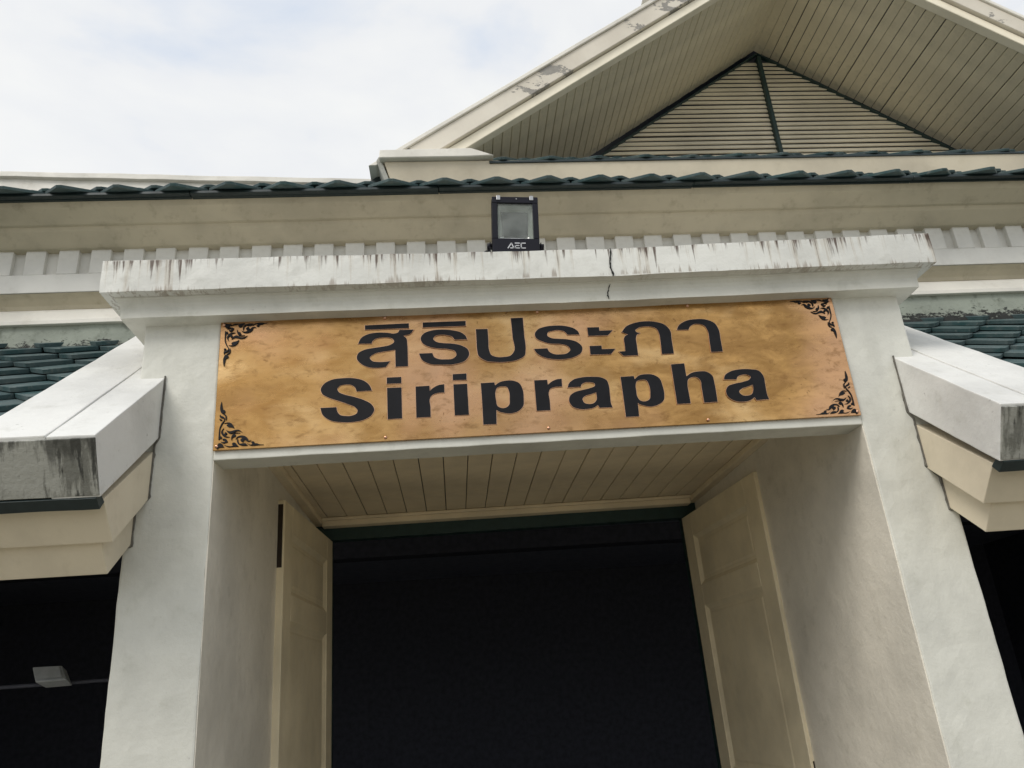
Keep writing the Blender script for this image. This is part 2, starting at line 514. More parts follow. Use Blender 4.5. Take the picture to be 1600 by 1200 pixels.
hp('cornice_moulding', [(.640, 3.748), (.628, 3.756), (.575, 3.800), (.556, 3.830), (1.0, 3.830), (1.0, 3.748)], MT['cornice'], .0015, 16)
hp('cornice_moulding', [(.545, 3.818), (.536, 3.824), (.475, 3.860), (.448, 3.903), (1.0, 3.903), (1.0, 3.818)], MT['cornice'], .0015, 17)
hp('cornice_back', [(.99, 3.0), (.99, 4.0), (1.2, 4.0), (1.2, 3.0)], MT['interior'], 0)

# upper roof: eave strip, deck, tiles, white ridge coping
US = .62
uz = lambda y: 3.868 + US * (y - .37)
ur = hp('upper_roof', [(.44, uz(.44) - .03), (.44, uz(.44) - .002), (1.56, uz(1.56) - .002), (1.56, uz(1.56) - .03)], MT['green_trim'], 0, 0, 0)
ur['label'] = 'low green tiled roof above the cornice'
bm = bmesh.new()
x = XL
while x < XR:
    w = random.uniform(.9, 1.3)
    dz = random.uniform(-.004, .004)
    bm_box(bm, x, min(x + w - .003, XR), .412, .462, 3.884 + dz, 3.899 + dz)
    x += w
bevel(bm, .002, 1)
o = link('eave_strip', to_mesh(bm, 'eave_strip'), MT['green_trim'], ur)
lay_tiles(ur, US, .352, uz(.352) - .014, -.0866, -3.4, 3.6, 4, None, EAVE_TILE)
rc = prism('ridge_coping', [(-.06, -.32), (-.06, -.052), (-.085, -.045), (-.085, -.008), (-.05, 0), (.10, 0), (.10, -.32)], -4.4 + .98, 0.40, MT['ledge'], ur, .003, .003, .12, 21)
rc.location = (-.98, 1.64 + .06, 4.852)
rc.rotation_euler = (0, 0, math.atan2(.14, 2.08))
rc['label'] = 'white ridge coping'

# ---- gable
GX, GY, GI, GS = 1.917, .60, 5.747, .697       # apex x, front plane, inner apex height, slope
def gl(dx, off): return GI + off - GS * dx
def barge(sgn):
    ZB = 4.14
    def pt(dx, z): return (GX + sgn * dx, z)
    def strip(o0, o1, zb): return [pt(0, gl(0, o0)), pt(0, gl(0, o1)), pt((GI + o1 - zb) / GS, zb), pt((GI + o0 - zb) / GS, zb)]
    m = slab_xz('bargeboard', strip(.072, .195, ZB), GY - .022, GY + .06, MT['barge'], None, .003)
    hang(m, hall)
    m['label'] = 'peeling white bargeboard'
    ch = [slab_xz('bargeboard_fillet', strip(.0, .066, ZB), GY, GY + .055, MT['louvre'], None, .003),
          slab_xz('bargeboard_cap', strip(.196, .224, ZB), GY - .034, GY + .10, MT['ledge'], None, .003)]
    a, b = 1.016, 1.06
    ch.append(slab_xz('bargeboard_tier', [pt(0, gl(0, .225)), pt(0, gl(0, .34)), pt(b, gl(b, .29)), pt(a, gl(a, .225))], GY - .05, GY + .10, MT['ledge'], None, .003))
    for c_ in ch: c_.parent = m
    rf = slab_xz('gable_roof', [pt(0.0, gl(0, .06)), pt(0.0, gl(0, .20)), pt(2.9, gl(2.9, .20)), pt(2.9, gl(2.9, .06))], GY + .062, 5.0, MT['green_trim'], None, 0)
    hang(rf, hall)
    sf = slab_xz('soffit', [pt(0.0, gl(0, .040)), pt(0.0, gl(0, .055)), pt(2.62, gl(2.62, .055)), pt(2.62, gl(2.62, .040))], GY + .056, 1.50, MT['dark'], None, 0)
    hang(sf, hall)
    sf['label'] = 'boarded soffit under the %s slope of the gable' % ('left' if sgn < 0 else 'right')
    bm = bmesh.new()
    bm_box(bm, 0, .0615, GY + .057, 1.47, -.008, .008)
    bevel(bm, .003, 1)
    BM = to_mesh(bm, 'soffit_board')
    BM.materials.append(MT['soffit'])
    al = math.atan(GS)
    step = .0652
    for k in range(47):
        s_ = .004 + k * step
        o = link('soffit_board', BM, None, sf)
        if sgn > 0:
            o.location = (GX + s_ * math.cos(al), 0, gl(0, .022) - s_ * math.sin(al) + random.uniform(-.0025, .0025))
            o.rotation_euler = (0, al, 0)
        else:
            o.location = (GX - (s_ + .0615) * math.cos(al), 0, gl(0, .022) - (s_ + .0615) * math.sin(al) + random.uniform(-.0025, .0025))
            o.rotation_euler = (0, -al, 0)
barge(-1)
barge(1)
TY, TZ, TSL = 1.43, 5.701, .702
gb = slab_xz('gable_louvre', [(GX, TZ + .02), (GX - 1.9, TZ + .02 - TSL * 1.9), (GX + 1.9, TZ + .02 - TSL * 1.9)], TY + .035, TY + .10, MT['dark'], None, 0)
hang(gb, hall)
gb['label'] = 'triangular louvred gable screen with dark green frame'
z = 4.60
P_ = .0372
while z < TZ - .06:
    for sgn in (-1, 1):
        h0, h1 = (TZ - z) / TSL - .018, (TZ - z - P_) / TSL - .018
        if h1 < .03: continue
        dz = random.uniform(-.0015, .0015)
        bm = bmesh.new()
        pr = [(TY + .010, z + dz), (TY + .018, z - .002 + dz), (TY + .034, z + P_ - .008 + dz), (TY + .024, z + P_ - .006 + dz)]
        xs = [.012, h0]
        a = [bm.verts.new((GX + sgn * .012, y_, z_)) for y_, z_ in pr]
        b = [bm.verts.new((GX + sgn * ((TZ - z_) / TSL - .003), y_, z_ + random.uniform(-.002, .002))) for y_, z_ in pr]
        bm.faces.new(a); bm.faces.new(b[::-1])
        for i in range(4): bm.faces.new((a[i], b[i], b[(i + 1) % 4], a[(i + 1) % 4]))
        link('slat', to_mesh(bm, 'slat'), MT['louvre'], gb)
    z += P_
for sgn in (-1, 1):
    slab_xz('rake_trim', [(GX, TZ + .003), (GX, TZ - .007), (GX + sgn * 1.8, TZ - .007 - TSL * 1.8), (GX + sgn * 1.8, TZ + .003 - TSL * 1.8)], TY - .004, TY + .03, MT['teal'], gb)
slab_xz('mullion', [(GX - .014, TZ - .04), (GX + .014, TZ - .04), (GX + .014, 4.55), (GX - .014, 4.55)], TY - .014, TY + .03, MT['teal'], gb)

# ---- pent roof at the foot of the gable
PY = .55
pr = hp('pent_roof', [(PY + .03, 4.110), (PY + .03, 4.128), (1.44, 4.128 + .70 * .86), (1.44, 4.09 + .70 * .86)], MT['green_trim'], 0, 0, 0, -.56, 4.9)
pr['label'] = 'narrow tiled pent roof at the foot of the gable'
bm = bmesh.new()
c8 = [bm.verts.new(p) for p in ((-.560, PY + .055, 3.90), (4.9, PY + .055, 3.90), (4.9, PY, 4.125), (-.628, PY, 4.148),
                                (-.560, 1.2, 3.90), (4.9, 1.2, 3.90), (4.9, 1.2, 4.10), (-.628, 1.2, 4.10))]
for f in ((0, 1, 2, 3), (4, 7, 6, 5), (0, 3, 7, 4), (1, 5, 6, 2), (3, 2, 6, 7), (0, 4, 5, 1)): bm.faces.new([c8[i] for i in f])
bevel(bm, .003, 1)
link('pent_fascia', to_mesh(bm, 'pent_fascia'), MT['cream'], pr)
slab_xz('corner_coping', [(-.652, 4.150), (-.648, 4.200), (-.190, 4.203), (-.075, 4.156), (-.19, 4.150)], PY - .03, PY + .20, MT['ledge'], pr, .004)
slab_xz('corner_end', [(-.655, 4.185), (-.632, 4.13), (-.566, 3.92), (-.590, 3.92), (-.668, 4.16)], PY + .004, PY + .5, MT['eave'], pr, .003)
box('eave_strip', -.10, 4.9, PY - .004, PY + .03, 4.127, 4.140, MT['green_trim'], pr, .002)
lay_tiles(pr, .70, PY - .002, 4.126, -.03, -.16, 4.2, 2, None, FLAT_TILE)

# ---- dark rooms behind the portal and the verandah
def room(name, *a, mat='interior'): return hang(box(name, *a, MT[mat], None, 0), hall)
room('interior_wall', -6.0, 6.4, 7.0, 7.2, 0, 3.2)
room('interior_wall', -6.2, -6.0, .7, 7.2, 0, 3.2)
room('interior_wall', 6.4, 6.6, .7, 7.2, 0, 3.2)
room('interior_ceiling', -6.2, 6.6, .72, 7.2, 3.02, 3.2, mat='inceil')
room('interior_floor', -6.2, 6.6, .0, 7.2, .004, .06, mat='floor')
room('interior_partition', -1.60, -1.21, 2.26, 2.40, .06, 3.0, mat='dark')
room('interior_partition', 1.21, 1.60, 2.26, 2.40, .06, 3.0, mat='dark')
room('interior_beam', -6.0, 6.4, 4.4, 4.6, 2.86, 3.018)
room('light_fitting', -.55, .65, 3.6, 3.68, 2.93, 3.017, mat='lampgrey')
for sgn in (-1, 1):
    x0, x1 = sorted((sgn * 1.50, sgn * 6.0))
    hang(box('low_wall', x0, x1, .45, .62, .06, .85, MT['frieze'], None, .01), hall)

# ------------------------------------------------------------------ entrance portal
TH = -.0078
PR = Matrix.Rotation(TH, 4, 'Y')
PIV = Vector((0, 0, 2.5))
portal = tag(empty('entrance_portal', PIV - PR @ PIV, (0, TH, 0)), 'white plastered entrance portal with stained cornice and open double door', 'portal')
XO, XI, XC = 1.478, 1.2, 0
box('pillar', -XO, -XI, 0, 2.20, 0, 3.03, MT['plaster'], portal, .007, .0030, .042, 1.3)
box('pillar', XI, XO, 0, 2.20, 0, 3.03, MT['plaster'], portal, .007, .0030, .042, 8.6)
box('lintel', -XI + .002, XI - .002, .0, .122, 2.466, 3.025, MT['plaster'], portal, .004, .0015, .07, 4.4)
box('portal_top', -XO + .02, XO - .02, .12, 2.2, 2.80, 3.02, MT['dark'], portal, 0)

for sgn in (-1, 1):
    x0, x1 = sorted((sgn * 1.203, sgn * 1.1965))
    box('reveal', x0, x1, .004, 2.166, .06, 2.79, MT['reveal'], portal, .001, .0012, .08, 3.3 * sgn)
def ring_solid(name, prof, mat, yb=.62, rough=0, seed=0, sag=.022):
    """moulding that returns round the front and both ends; profile is (projection, z)"""
    bm = bmesh.new()
    L = []
    for p, z_ in prof:
        L.append([bm.verts.new(c) for c in ((-(XO + p), yb, z_), (-(XO + p), -p, z_), ((XO + p), -p, z_), ((XO + p), yb, z_))])
    for a, b in zip(L, L[1:]):
        for i in range(3): bm.faces.new((a[i], a[i + 1], b[i + 1], b[i]))
        bm.faces.new((a[3], a[0], b[0], b[3]))
    bm.faces.new(L[0]); bm.faces.new(L[-1][::-1])
    bevel(bm, .004, 2)
    if rough:
        grid_cut(bm, .06)
        wobble(bm, rough, 6, seed)
    for v in bm.verts:      # the cornice has settled where it cracked
        v.co.z -= sag * max(0, 1 - abs(v.co.x - .30) / (1.9 if v.co.x < .3 else 1.3)) * min(1, max(.35, (v.co.z - 3.0) / .21))
    return link(name, to_mesh(bm, name), mat, portal)
ring_solid('cornice_moulding', [(-.01, 3.002), (.002, 3.003), (.064, 3.008), (.066, 3.048), (.070, 3.062), (.078, 3.076), (.084, 3.080), (.084, 3.10), (-.01, 3.10)], MT['plaster'], rough=.0018, seed=2)
slab = ring_solid('cornice_slab', [(-.02, 3.0845), (.124, 3.086), (.126, 3.216), (-.02, 3.222)], MT['slab'], rough=.0028, seed=5)
slab['label'] = 'rain-streaked cornice slab, cracked right of the middle'
# the crack that runs through slab and moulding
def crack(pts, w, y):
    bm = bmesh.new()
    a = []; b = []
    for i, (x_, z_) in enumerate(pts):
        ww = w * (.45 + random.random()) * (1 if 0 < i < len(pts) - 1 else .4)
        a.append(bm.verts.new((x_ - ww, y(z_), z_))); b.append(bm.verts.new((x_ + ww, y(z_), z_)))
    fs = [bm.faces.new((a[i], b[i], b[i + 1], a[i + 1])) for i in range(len(pts) - 1)]
    ex = bmesh.ops.extrude_face_region(bm, geom=fs)
    for v_ in ex['geom']:
        if isinstance(v_, bmesh.types.BMVert): v_.co.y += .006
    return link('crack', to_mesh(bm, 'crack'), MT['crack'], slab)
def walk(x, n, j):
    o_ = []
    for k in range(n): x += random.uniform(-j, j); o_.append(x)
    return o_
zs = [3.196 - .122 * k / 16 for k in range(17)]
cx1 = walk(.296, 17, .0028)
crack(list(zip(cx1, zs)), .0026, lambda z_: -.1288)
zs = [3.066 - .058 * k / 12 for k in range(13)]
crack(list(zip(walk(cx1[-1], 13, .0032), zs)), .0018, lambda z_: -(.0680 + max(0, z_ - 3.045) / .030 * .013) - .0015)
# ceiling of tongued boards with trim
CZ = 2.715
cl = box('ceiling', -XI + .005, XI - .005, .125, 2.165, CZ + .014, CZ + .05, MT['dark'], portal, 0)
bm = bmesh.new()
bm_box(bm, .002, .118, .124, 2.12, CZ, CZ + .012)
bevel(bm, .0022, 1)
PL = to_mesh(bm, 'ceiling_board')
PL.materials.append(MT['ceiling'])
for k in range(-1, 19):
    x = -1.116 + .1205 * k
    if x < -1.2 - .08 or x > 1.13: continue
    o = link('ceiling_board', PL, None, cl)
    o.location = (x, 0, random.uniform(-.0015, .0015))
for sgn in (-1, 1):
    x0, x1 = sorted((sgn * 1.1985, sgn * 1.150))
    box('ceiling_trim', x0, x1, .124, 2.165, 2.680, CZ - .002, MT['ceiling'], cl, .006)
box('ceiling_trim', -1.149, 1.149, 2.09, 2.166, 2.664, CZ - .002, MT['ceiling'], cl, .005)
box('ceiling_trim', -1.149, 1.149, 2.062, 2.0895, 2.694, CZ - .003, MT['ceiling'], cl, .005)
box('door_head', -1.198, 1.198, 2.168, 2.250, 2.592, 2.80, MT['teal'], portal, .003)
for sgn in (-1, 1):
    x0, x1 = sorted((sgn * 1.100, sgn * 1.198))
    box('door_jamb', x0, x1, 2.169, 2.249, .06, 2.592, MT['teal'], portal, .003)

# panelled door leaves, swung open towards the viewer
def leaf(sgn, ang):
    Wd, T, Z0, Z1 = 1.088, .042, .075, 2.585
    rows = [(.34, 1.03), (1.15, 2.030), (2.155, 2.445)]
    U0, U1 = .148, .938
    bm = bmesh.new()
    # local: u (0 hinge .. Wd free edge) along -y, thickness along x
    def B(u0, u1, z0, z1): bm_box(bm, 0, T, -u1, -u0, z0, z1)
    B(0, U0, Z0, Z1); B(U1, Wd, Z0, Z1)
    zz = [Z0] + [v for r in rows for v in r] + [Z1]
    for i in range(0, len(zz), 2): B(U0 - .0005, U1 + .0005, zz[i], zz[i + 1])
    bevel(bm, .003, 1)
    d = link('door', to_mesh(bm, 'door'), MT['door'], portal)
    d['label'] = 'open cream door leaf on the %s' % ('left' if sgn < 0 else 'right')
    d.location = (sgn * 1.095, 2.165, 0)
    # swing: leaf leans outwards (away from the middle) by ang
    d.rotation_euler = (0, 0, -ang if sgn < 0 else ang)
    if sgn < 0:
        for v in d.data.vertices: v.co.x -= T
    sh = -T if sgn < 0 else 0
    for (z0, z1) in rows:
        bm = bmesh.new()
        for face in (0, 1):     # sloped bead then flat field, on both faces
            xo = sh + (.004 if face == 0 else T - .004)
            xi = sh + (.018 if face == 0 else T - .018)
            o_ = [(-U0, z0), (-U1, z0), (-U1, z1), (-U0, z1)]
            r1 = [bm.verts.new((xo, y_, z_)) for y_, z_ in o_]
            cy, cz = -(U0 + U1) / 2, (z0 + z1) / 2
            def ins(y_, z_, m_): return (y_ - math.copysign(m_, y_ - cy), z_ - math.copysign(m_, z_ - cz))
            r2_ = [bm.verts.new((xi, *ins(y_, z_, .022))) for y_, z_ in o_]
            r3_ = [bm.verts.new((xi, *ins(y_, z_, .040))) for y_, z_ in o_]
            r4_ = [bm.verts.new((xi + (-.004 if face == 0 else .004), *ins(y_, z_, .052))) for y_, z_ in o_]
            for A, Bq in ((r1, r2_), (r2_, r3_), (r3_, r4_)):
                for i in range(4): bm.faces.new((A[i], A[(i + 1) % 4], Bq[(i + 1) % 4], Bq[i]))
            bm.faces.new(r4_)
        link('door_panel', to_mesh(bm, 'door_panel'), MT['door'], d)
    if sgn < 0:
        box('lock_plate', sh + .009, sh + T - .009, -Wd - .0015, -Wd + .01, 2.262, 2.565, MT['lock'], d, .001)
    else:
        box('lock_plate', sh + .012, sh + T - .012, -Wd - .0015, -Wd + .01, 1.02, 1.24, MT['lock'], d, .001)
    for hz in (.4, 1.3, 2.3):
        box('hinge', sh + T * .5 - .012, sh + T * .5 + .012, -.004, .012, hz, hz + .1, MT['lock'], d, .002)
    return d
leaf(-1, .0637)
leaf(1, .0762)

# ------------------------------------------------------------------ brass name plate
sign = tag(empty('name_plate', (0, 0, 2.5), (0, TH, 0)), 'patinated brass name plate with black Thai and Latin lettering above the door', 'sign')
bm = bmesh.new()
bm_box(bm, -1.198, 1.196, -.012, -.003, -.002, .503)
bevel(bm, .0015, 1)
grid_cut(bm, .08)
for v in bm.verts:      # hand-fitted sheet: slightly wavy
    v.co.y += .0022 * mnoise.noise(Vector((v.co.x * 2.1, 0, v.co.z * 3.0 + 4)))
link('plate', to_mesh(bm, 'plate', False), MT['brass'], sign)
GLYPHS=[
  [[-6876,28875,1,-6779,29087,0,-6509,29247,0,-6118,29296,0,-5788,29273,0,-5488,29232,0,-5382,29270,0,-5328,29369,1,-4790,29360,1,-4901,29214,0,-5190,29127,1,-5073,29004,0,-5049,28802,0,-5042,28305,0,-5046,27863,1,-5506,27864,1,-5504,28559,1,-5684,28535,0,-5982,28500,0,-6310,28418,0,-6454,28278,0,-6373,28143,0,-6138,28082,0,-5931,28075,0,-5708,28093,1,-5861,27873,1,-6141,27855,0,-6436,27880,0,-6758,28032,0,-6933,28269,0,-6887,28463,0,-6664,28600,0,-6307,28665,0,-5919,28712,0,-5679,28767,0,-5535,28893,0,-5583,29012,0,-5732,29079,0,-6002,29092,0,-6242,29044,0,-6348,28949,0,-6379,28857,1]] ,
  [[-6619,29623,1,-4964,29633,1,-4963,29443,1,-6620,29448,1]] ,
  [[-4431,29642,1,-2795,29634,1,-2800,29435,1,-4439,29445,1]] ,
  [[-2787,28866,1,-3255,28875,1,-3349,29004,0,-3558,29082,0,-3800,29103,0,-4015,29036,0,-4064,28938,0,-3964,28816,0,-3725,28744,0,-3364,28703,0,-3005,28602,0,-2773,28423,0,-2739,28223,0,-2888,27999,0,-3256,27870,0,-3765,27863,0,-4270,27931,0,-4532,28115,0,-4619,28350,1,-4119,28348,1,-4065,28190,0,-3905,28093,0,-3636,28063,0,-3365,28082,0,-3223,28214,0,-3259,28381,0,-3525,28494,0,-3885,28538,0,-4243,28629,0,-4478,28791,0,-4537,28978,0,-4434,29158,0,-4156,29279,0,-3760,29311,0,-3335,29264,0,-2946,29120,0,-2817,28978,0]] ,
  [[-2424,29264,1,-1974,29253,1,-1974,28786,0,-1973,28350,0,-1910,28164,0,-1705,28065,0,-1432,28051,0,-1186,28095,0,-1046,28238,0,-1039,28875,0,-1047,29669,1,-581,29668,1,-588,28955,0,-590,28282,0,-637,28084,0,-894,27931,0,-1356,27855,0,-1719,27867,0,-2166,27962,0,-2395,28172,0,-2427,28373,0,-2428,28808,0]] ,
  [[1545,28859,1,1088,28868,1,992,28999,0,782,29077,0,532,29065,0,321,28980,0,301,28861,0,439,28753,0,713,28706,0,1111,28652,0,1439,28518,0,1595,28307,0,1548,28108,0,1282,27937,0,873,27858,0,415,27881,0,28,28001,0,-199,28195,0,-255,28325,1,249,28324,1,307,28187,0,465,28079,0,739,28048,0,990,28086,0,1128,28230,0,1052,28385,0,784,28489,0,386,28529,0,87,28635,0,-145,28798,0,-177,28953,0,-52,29134,0,237,29240,0,646,29272,0,1078,29224,0,1407,29082,0,1518,28956,0]] ,
  [[1882,29130,1,2342,29124,1,2346,28972,1,2863,28967,1,2661,28771,1,1887,28780,1]] ,
  [[1885,28340,1,2344,28338,1,2345,28188,1,2863,28178,1,2681,27978,1,1881,27990,1]] ,
  [[3218,28876,1,3390,29087,0,3753,29236,0,4180,29291,0,4595,29247,0,4955,29096,0,5118,28860,0,5122,28447,0,5116,27876,1,4654,27871,1,4676,28386,0,4662,28799,0,4592,28968,0,4376,29061,0,4111,29074,0,3875,29023,0,3752,28904,0,3793,28840,0,3920,28801,1,3797,28737,0,3746,28637,0,3725,28270,0,3715,27877,1,3153,27873,1,3008,28050,1,3245,28058,1,3259,28333,0,3271,28619,0,3319,28699,0,3460,28762,1]] ,
  [[5398,28867,1,5482,29030,0,5741,29206,0,6218,29288,0,6637,29248,0,6954,29065,0,7055,28809,0,7058,28352,0,7054,27869,1,6599,27863,1,6612,28333,0,6615,28788,0,6517,29001,0,6300,29087,0,6065,29065,0,5910,28947,0,5865,28857,1]] ,
  [[-6395,26955,1,-6950,26953,1,-6998,27098,0,-7143,27217,0,-7346,27244,0,-7549,27207,0,-7645,27085,0,-7592,26956,0,-7404,26852,0,-7058,26739,0,-6654,26575,0,-6425,26422,0,-6318,26214,0,-6401,26017,0,-6661,25847,0,-7062,25771,0,-7490,25786,0,-7917,25886,0,-8176,26116,0,-8249,26367,1,-7677,26366,1,-7648,26210,0,-7547,26065,0,-7347,26008,0,-7118,26011,0,-6946,26094,0,-6917,26200,0,-7002,26329,0,-7261,26468,0,-7635,26629,0,-7981,26773,0,-8183,26909,0,-8243,27086,0,-8144,27286,0,-7870,27446,0,-7463,27495,0,-6996,27464,0,-6647,27334,0,-6459,27133,0]] ,
  [[-5840,27436,1,-5310,27434,1,-5311,27190,1,-5844,27196,1]] ,
  [[-5839,27021,1,-5312,27015,1,-5319,25808,1,-5838,25806,1]] ,
  [[-4792,27022,1,-4285,27027,1,-4279,26826,1,-4132,26945,0,-3951,27032,0,-3737,27059,1,-3743,26740,1,-3994,26731,0,-4188,26662,0,-4272,26556,0,-4278,26179,0,-4284,25806,1,-4804,25810,1]] ,
  [[-3403,27444,1,-2889,27450,1,-2897,27201,1,-3409,27212,1]] ,
  [[-3397,27034,1,-2889,27030,1,-2889,25815,1,-3407,25819,1]] ,
  [[-2377,27029,1,-1868,27034,1,-1853,26911,1,-1689,27024,0,-1415,27081,0,-1146,27060,0,-930,26936,0,-843,26722,0,-827,26306,0,-863,26054,0,-1033,25874,0,-1307,25786,0,-1571,25810,0,-1773,25878,0,-1871,25952,1,-1901,25399,1,-2387,25405,1,-2375,26232,0],[-1849,26680,0,-1779,26820,0,-1581,26864,0,-1419,26833,0,-1355,26685,0,-1347,26334,0,-1385,26114,0,-1511,26011,0,-1675,26004,0,-1816,26091,0,-1855,26298,0]] ,
  [[-370,27036,1,114,27033,1,125,26832,1,294,26959,0,484,27033,0,667,27046,1,657,26739,1,393,26736,0,206,26672,0,140,26557,0,135,26190,0,129,25826,1,-384,25823,1]] ,
  [[867,26695,1,911,26822,0,1086,26975,0,1431,27062,0,1859,27065,0,2190,27015,0,2374,26891,0,2422,26710,0,2421,26289,0,2422,25937,0,2452,25815,1,1969,25819,1,1922,25933,1,1776,25845,0,1529,25796,0,1230,25812,0,972,25921,0,861,26150,0,911,26339,0,1092,26474,0,1404,26553,0,1715,26618,0,1903,26711,0,1890,26803,0,1744,26859,0,1529,26854,0,1399,26780,0,1359,26692,1],[1917,26445,1,1717,26376,0,1499,26323,0,1370,26202,0,1422,26040,0,1581,25983,0,1765,26005,0,1891,26126,0]] ,
  [[2921,27005,1,3423,27013,1,3445,26884,1,3625,27024,0,3893,27066,0,4208,27015,0,4406,26855,0,4472,26575,0,4486,26194,0,4435,25987,0,4232,25832,0,3944,25764,0,3673,25812,0,3504,25880,0,3433,25938,1,3406,25402,1,2914,25401,1,2920,26153,0],[3456,26671,0,3513,26795,0,3702,26858,0,3897,26818,0,3961,26644,0,3965,26264,0,3907,26058,0,3736,25975,0,3543,26015,0,3453,26166,0,3441,26419,0]] ,
  [[4938,27417,1,5450,27434,1,5452,26899,1,5668,27025,0,5962,27074,0,6282,27036,0,6458,26876,0,6489,26596,0,6479,25813,1,5967,25803,1,5970,26410,0,5964,26730,0,5861,26843,0,5660,26853,0,5494,26755,0,5449,26608,0,5435,26227,0,5438,25807,1,4926,25806,1]] ,
  [[6896,26703,1,6951,26850,0,7175,26999,0,7560,27074,0,8009,27055,0,8323,26974,0,8448,26772,0,8456,26406,0,8451,25980,0,8486,25809,1,8006,25793,1,7949,25914,1,7765,25806,0,7472,25759,0,7159,25818,0,6929,25999,0,6891,26234,0,6983,26399,0,7245,26492,0,7625,26557,0,7889,26651,0,7959,26755,0,7845,26847,0,7598,26847,0,7426,26761,0,7382,26677,1],[7977,26431,1,7750,26358,0,7512,26285,0,7387,26165,0,7463,26033,0,7678,25988,0,7874,26054,0,7960,26240,0]] ,
]
ORNAMENT=[
  [-11767,26808,1,-11800,26643,0,-11789,26458,0,-11742,26364,0,-11691,26342,0,-11626,26394,0,-11630,26468,0,-11699,26499,0,-11731,26621,0] ,
  [-11790,26321,1,-11803,26257,0,-11783,26201,0,-11732,26180,0,-11672,26159,0,-11645,26121,0,-11721,25979,0,-11786,25802,0,-11799,25586,0,-11798,25362,1,-11763,25387,0,-11765,25584,0,-11753,25800,0,-11686,25959,0,-11619,26101,0,-11632,26193,0,-11694,26242,0,-11753,26264,0] ,
  [-11793,26165,0,-11795,26102,0,-11744,26086,0,-11712,26115,0,-11755,26136,0] ,
  [-11690,26324,1,-11610,26246,0,-11597,26154,0,-11576,26080,1,-11556,26170,0,-11569,26262,0,-11631,26324,0] ,
  [-11637,25965,1,-11546,25997,0,-11429,25990,0,-11342,25922,0,-11267,25763,1,-11370,25814,0,-11488,25839,0,-11544,25897,0,-11501,25931,0,-11477,25947,0,-11545,25969,0] ,
  [-11636,25793,1,-11706,25707,0,-11717,25618,0,-11671,25525,0,-11550,25447,0,-11418,25453,1,-11519,25481,0,-11571,25519,0,-11515,25561,0,-11526,25616,0,-11577,25637,0,-11599,25575,0,-11651,25614,0,-11671,25687,0] ,
  [-11548,25716,1,-11494,25632,0,-11391,25572,0,-11292,25602,0,-11179,25659,0,-11061,25643,0,-10975,25593,1,-11080,25689,0,-11198,25710,0,-11330,25677,0,-11429,25664,0] ,
  [-11291,25575,1,-11193,25602,0,-11058,25580,1,-11175,25578,0] ,
  [-11345,25318,1,-11358,25417,0,-11322,25523,0,-11274,25565,0,-11205,25507,0,-11235,25446,0,-11301,25432,0,-11331,25380,0] ,
  [-11205,25346,1,-11151,25441,0,-11037,25480,0,-10886,25453,0,-10799,25385,0,-10745,25274,0,-10661,25279,1,-10727,25247,0,-10810,25260,0,-10880,25318,0,-10928,25285,0,-10926,25240,0,-10993,25253,0,-11037,25318,0,-10998,25361,0,-10965,25377,0,-11051,25427,0,-11133,25413,0] ,
  [-11132,25377,1,-11152,25280,0,-11105,25171,0,-11003,25115,0,-10770,25097,1,-10840,25173,0,-10940,25188,0,-11039,25176,0,-11100,25242,0,-11112,25314,0] ,
  [-10807,25189,1,-10704,25103,0,-10537,25084,0,-10354,25091,0,-10213,25097,1,-10372,25119,0,-10457,25159,0,-10541,25173,0,-10551,25218,0,-10610,25240,0,-10658,25207,0,-10615,25169,0,-10638,25125,0,-10722,25139,0] ,
  [-11601,25164,1,-11448,25084,0,-11266,25082,0,-11084,25080,1,-11154,25156,0,-11207,25221,0,-11290,25226,0,-11321,25174,0,-11285,25128,0,-11317,25108,0,-11450,25116,0] ,
  [-11724,25296,1,-11638,25228,0,-11474,25263,1,-11512,25355,0,-11581,25398,0,-11646,25380,0,-11644,25336,0,-11586,25332,0,-11567,25287,0,-11640,25273,0] ,
  [-11808,25176,0,-11771,25236,0,-11687,25222,0,-11589,25083,1,-11696,25081,0,-11778,25068,0,-11816,25026,0,-11850,25045,0,-11812,25087,0,-11773,25138,0] ,
  [-11750,25458,0,-11719,25492,0,-11683,25454,0,-11705,25402,0,-11747,25404,0] ,
]

def smooth_loop(raw, dz=2.5, sub=6):
    P = [(raw[i] / 1e4, raw[i + 1] / 1e4 - dz, raw[i + 2]) for i in range(0, len(raw), 3)]
    n = len(P)
    out = []
    for i in range(n):
        p1, p2 = P[i], P[(i + 1) % n]
        a = Vector(p1[:2]); b = Vector(p2[:2])
        ta = Vector((0, 0)) if False else None
        def tang(j, other):
            if P[j % n][2]: return None
            pa, pb = Vector(P[(j - 1) % n][:2]), Vector(P[(j + 1) % n][:2])
            pc = Vector(P[j % n][:2])
            d0, d1 = (pc - pa).length, (pb - pc).length
            t = ((pc - pa) * d1 / max(d0, 1e-6) + (pb - pc) * d0 / max(d1, 1e-6)) / max(d0 + d1, 1e-6)
            return t
        L = (b - a).length
        t1, t2 = tang(i, b), tang(i + 1, a)
        out.append(a)
        if t1 is None and t2 is None: continue
        m1 = t1 * L if t1 is not None else (b - a) * 1.0
        m2 = t2 * L if t2 is not None else (b - a) * 1.0
        for k in range(1, sub):
            s = k / sub
            h00, h10, h01, h11 = 2 * s**3 - 3 * s**2 + 1, s**3 - 2 * s**2 + s, -2 * s**3 + 3 * s**2, s**3 - s**2
            out.append(h00 * a + h10 * m1 + h01 * b + h11 * m2)
    return out
def area(l): return sum(l[i].x * l[(i + 1) % len(l)].y - l[(i + 1) % len(l)].x * l[i].y for i in range(len(l))) / 2
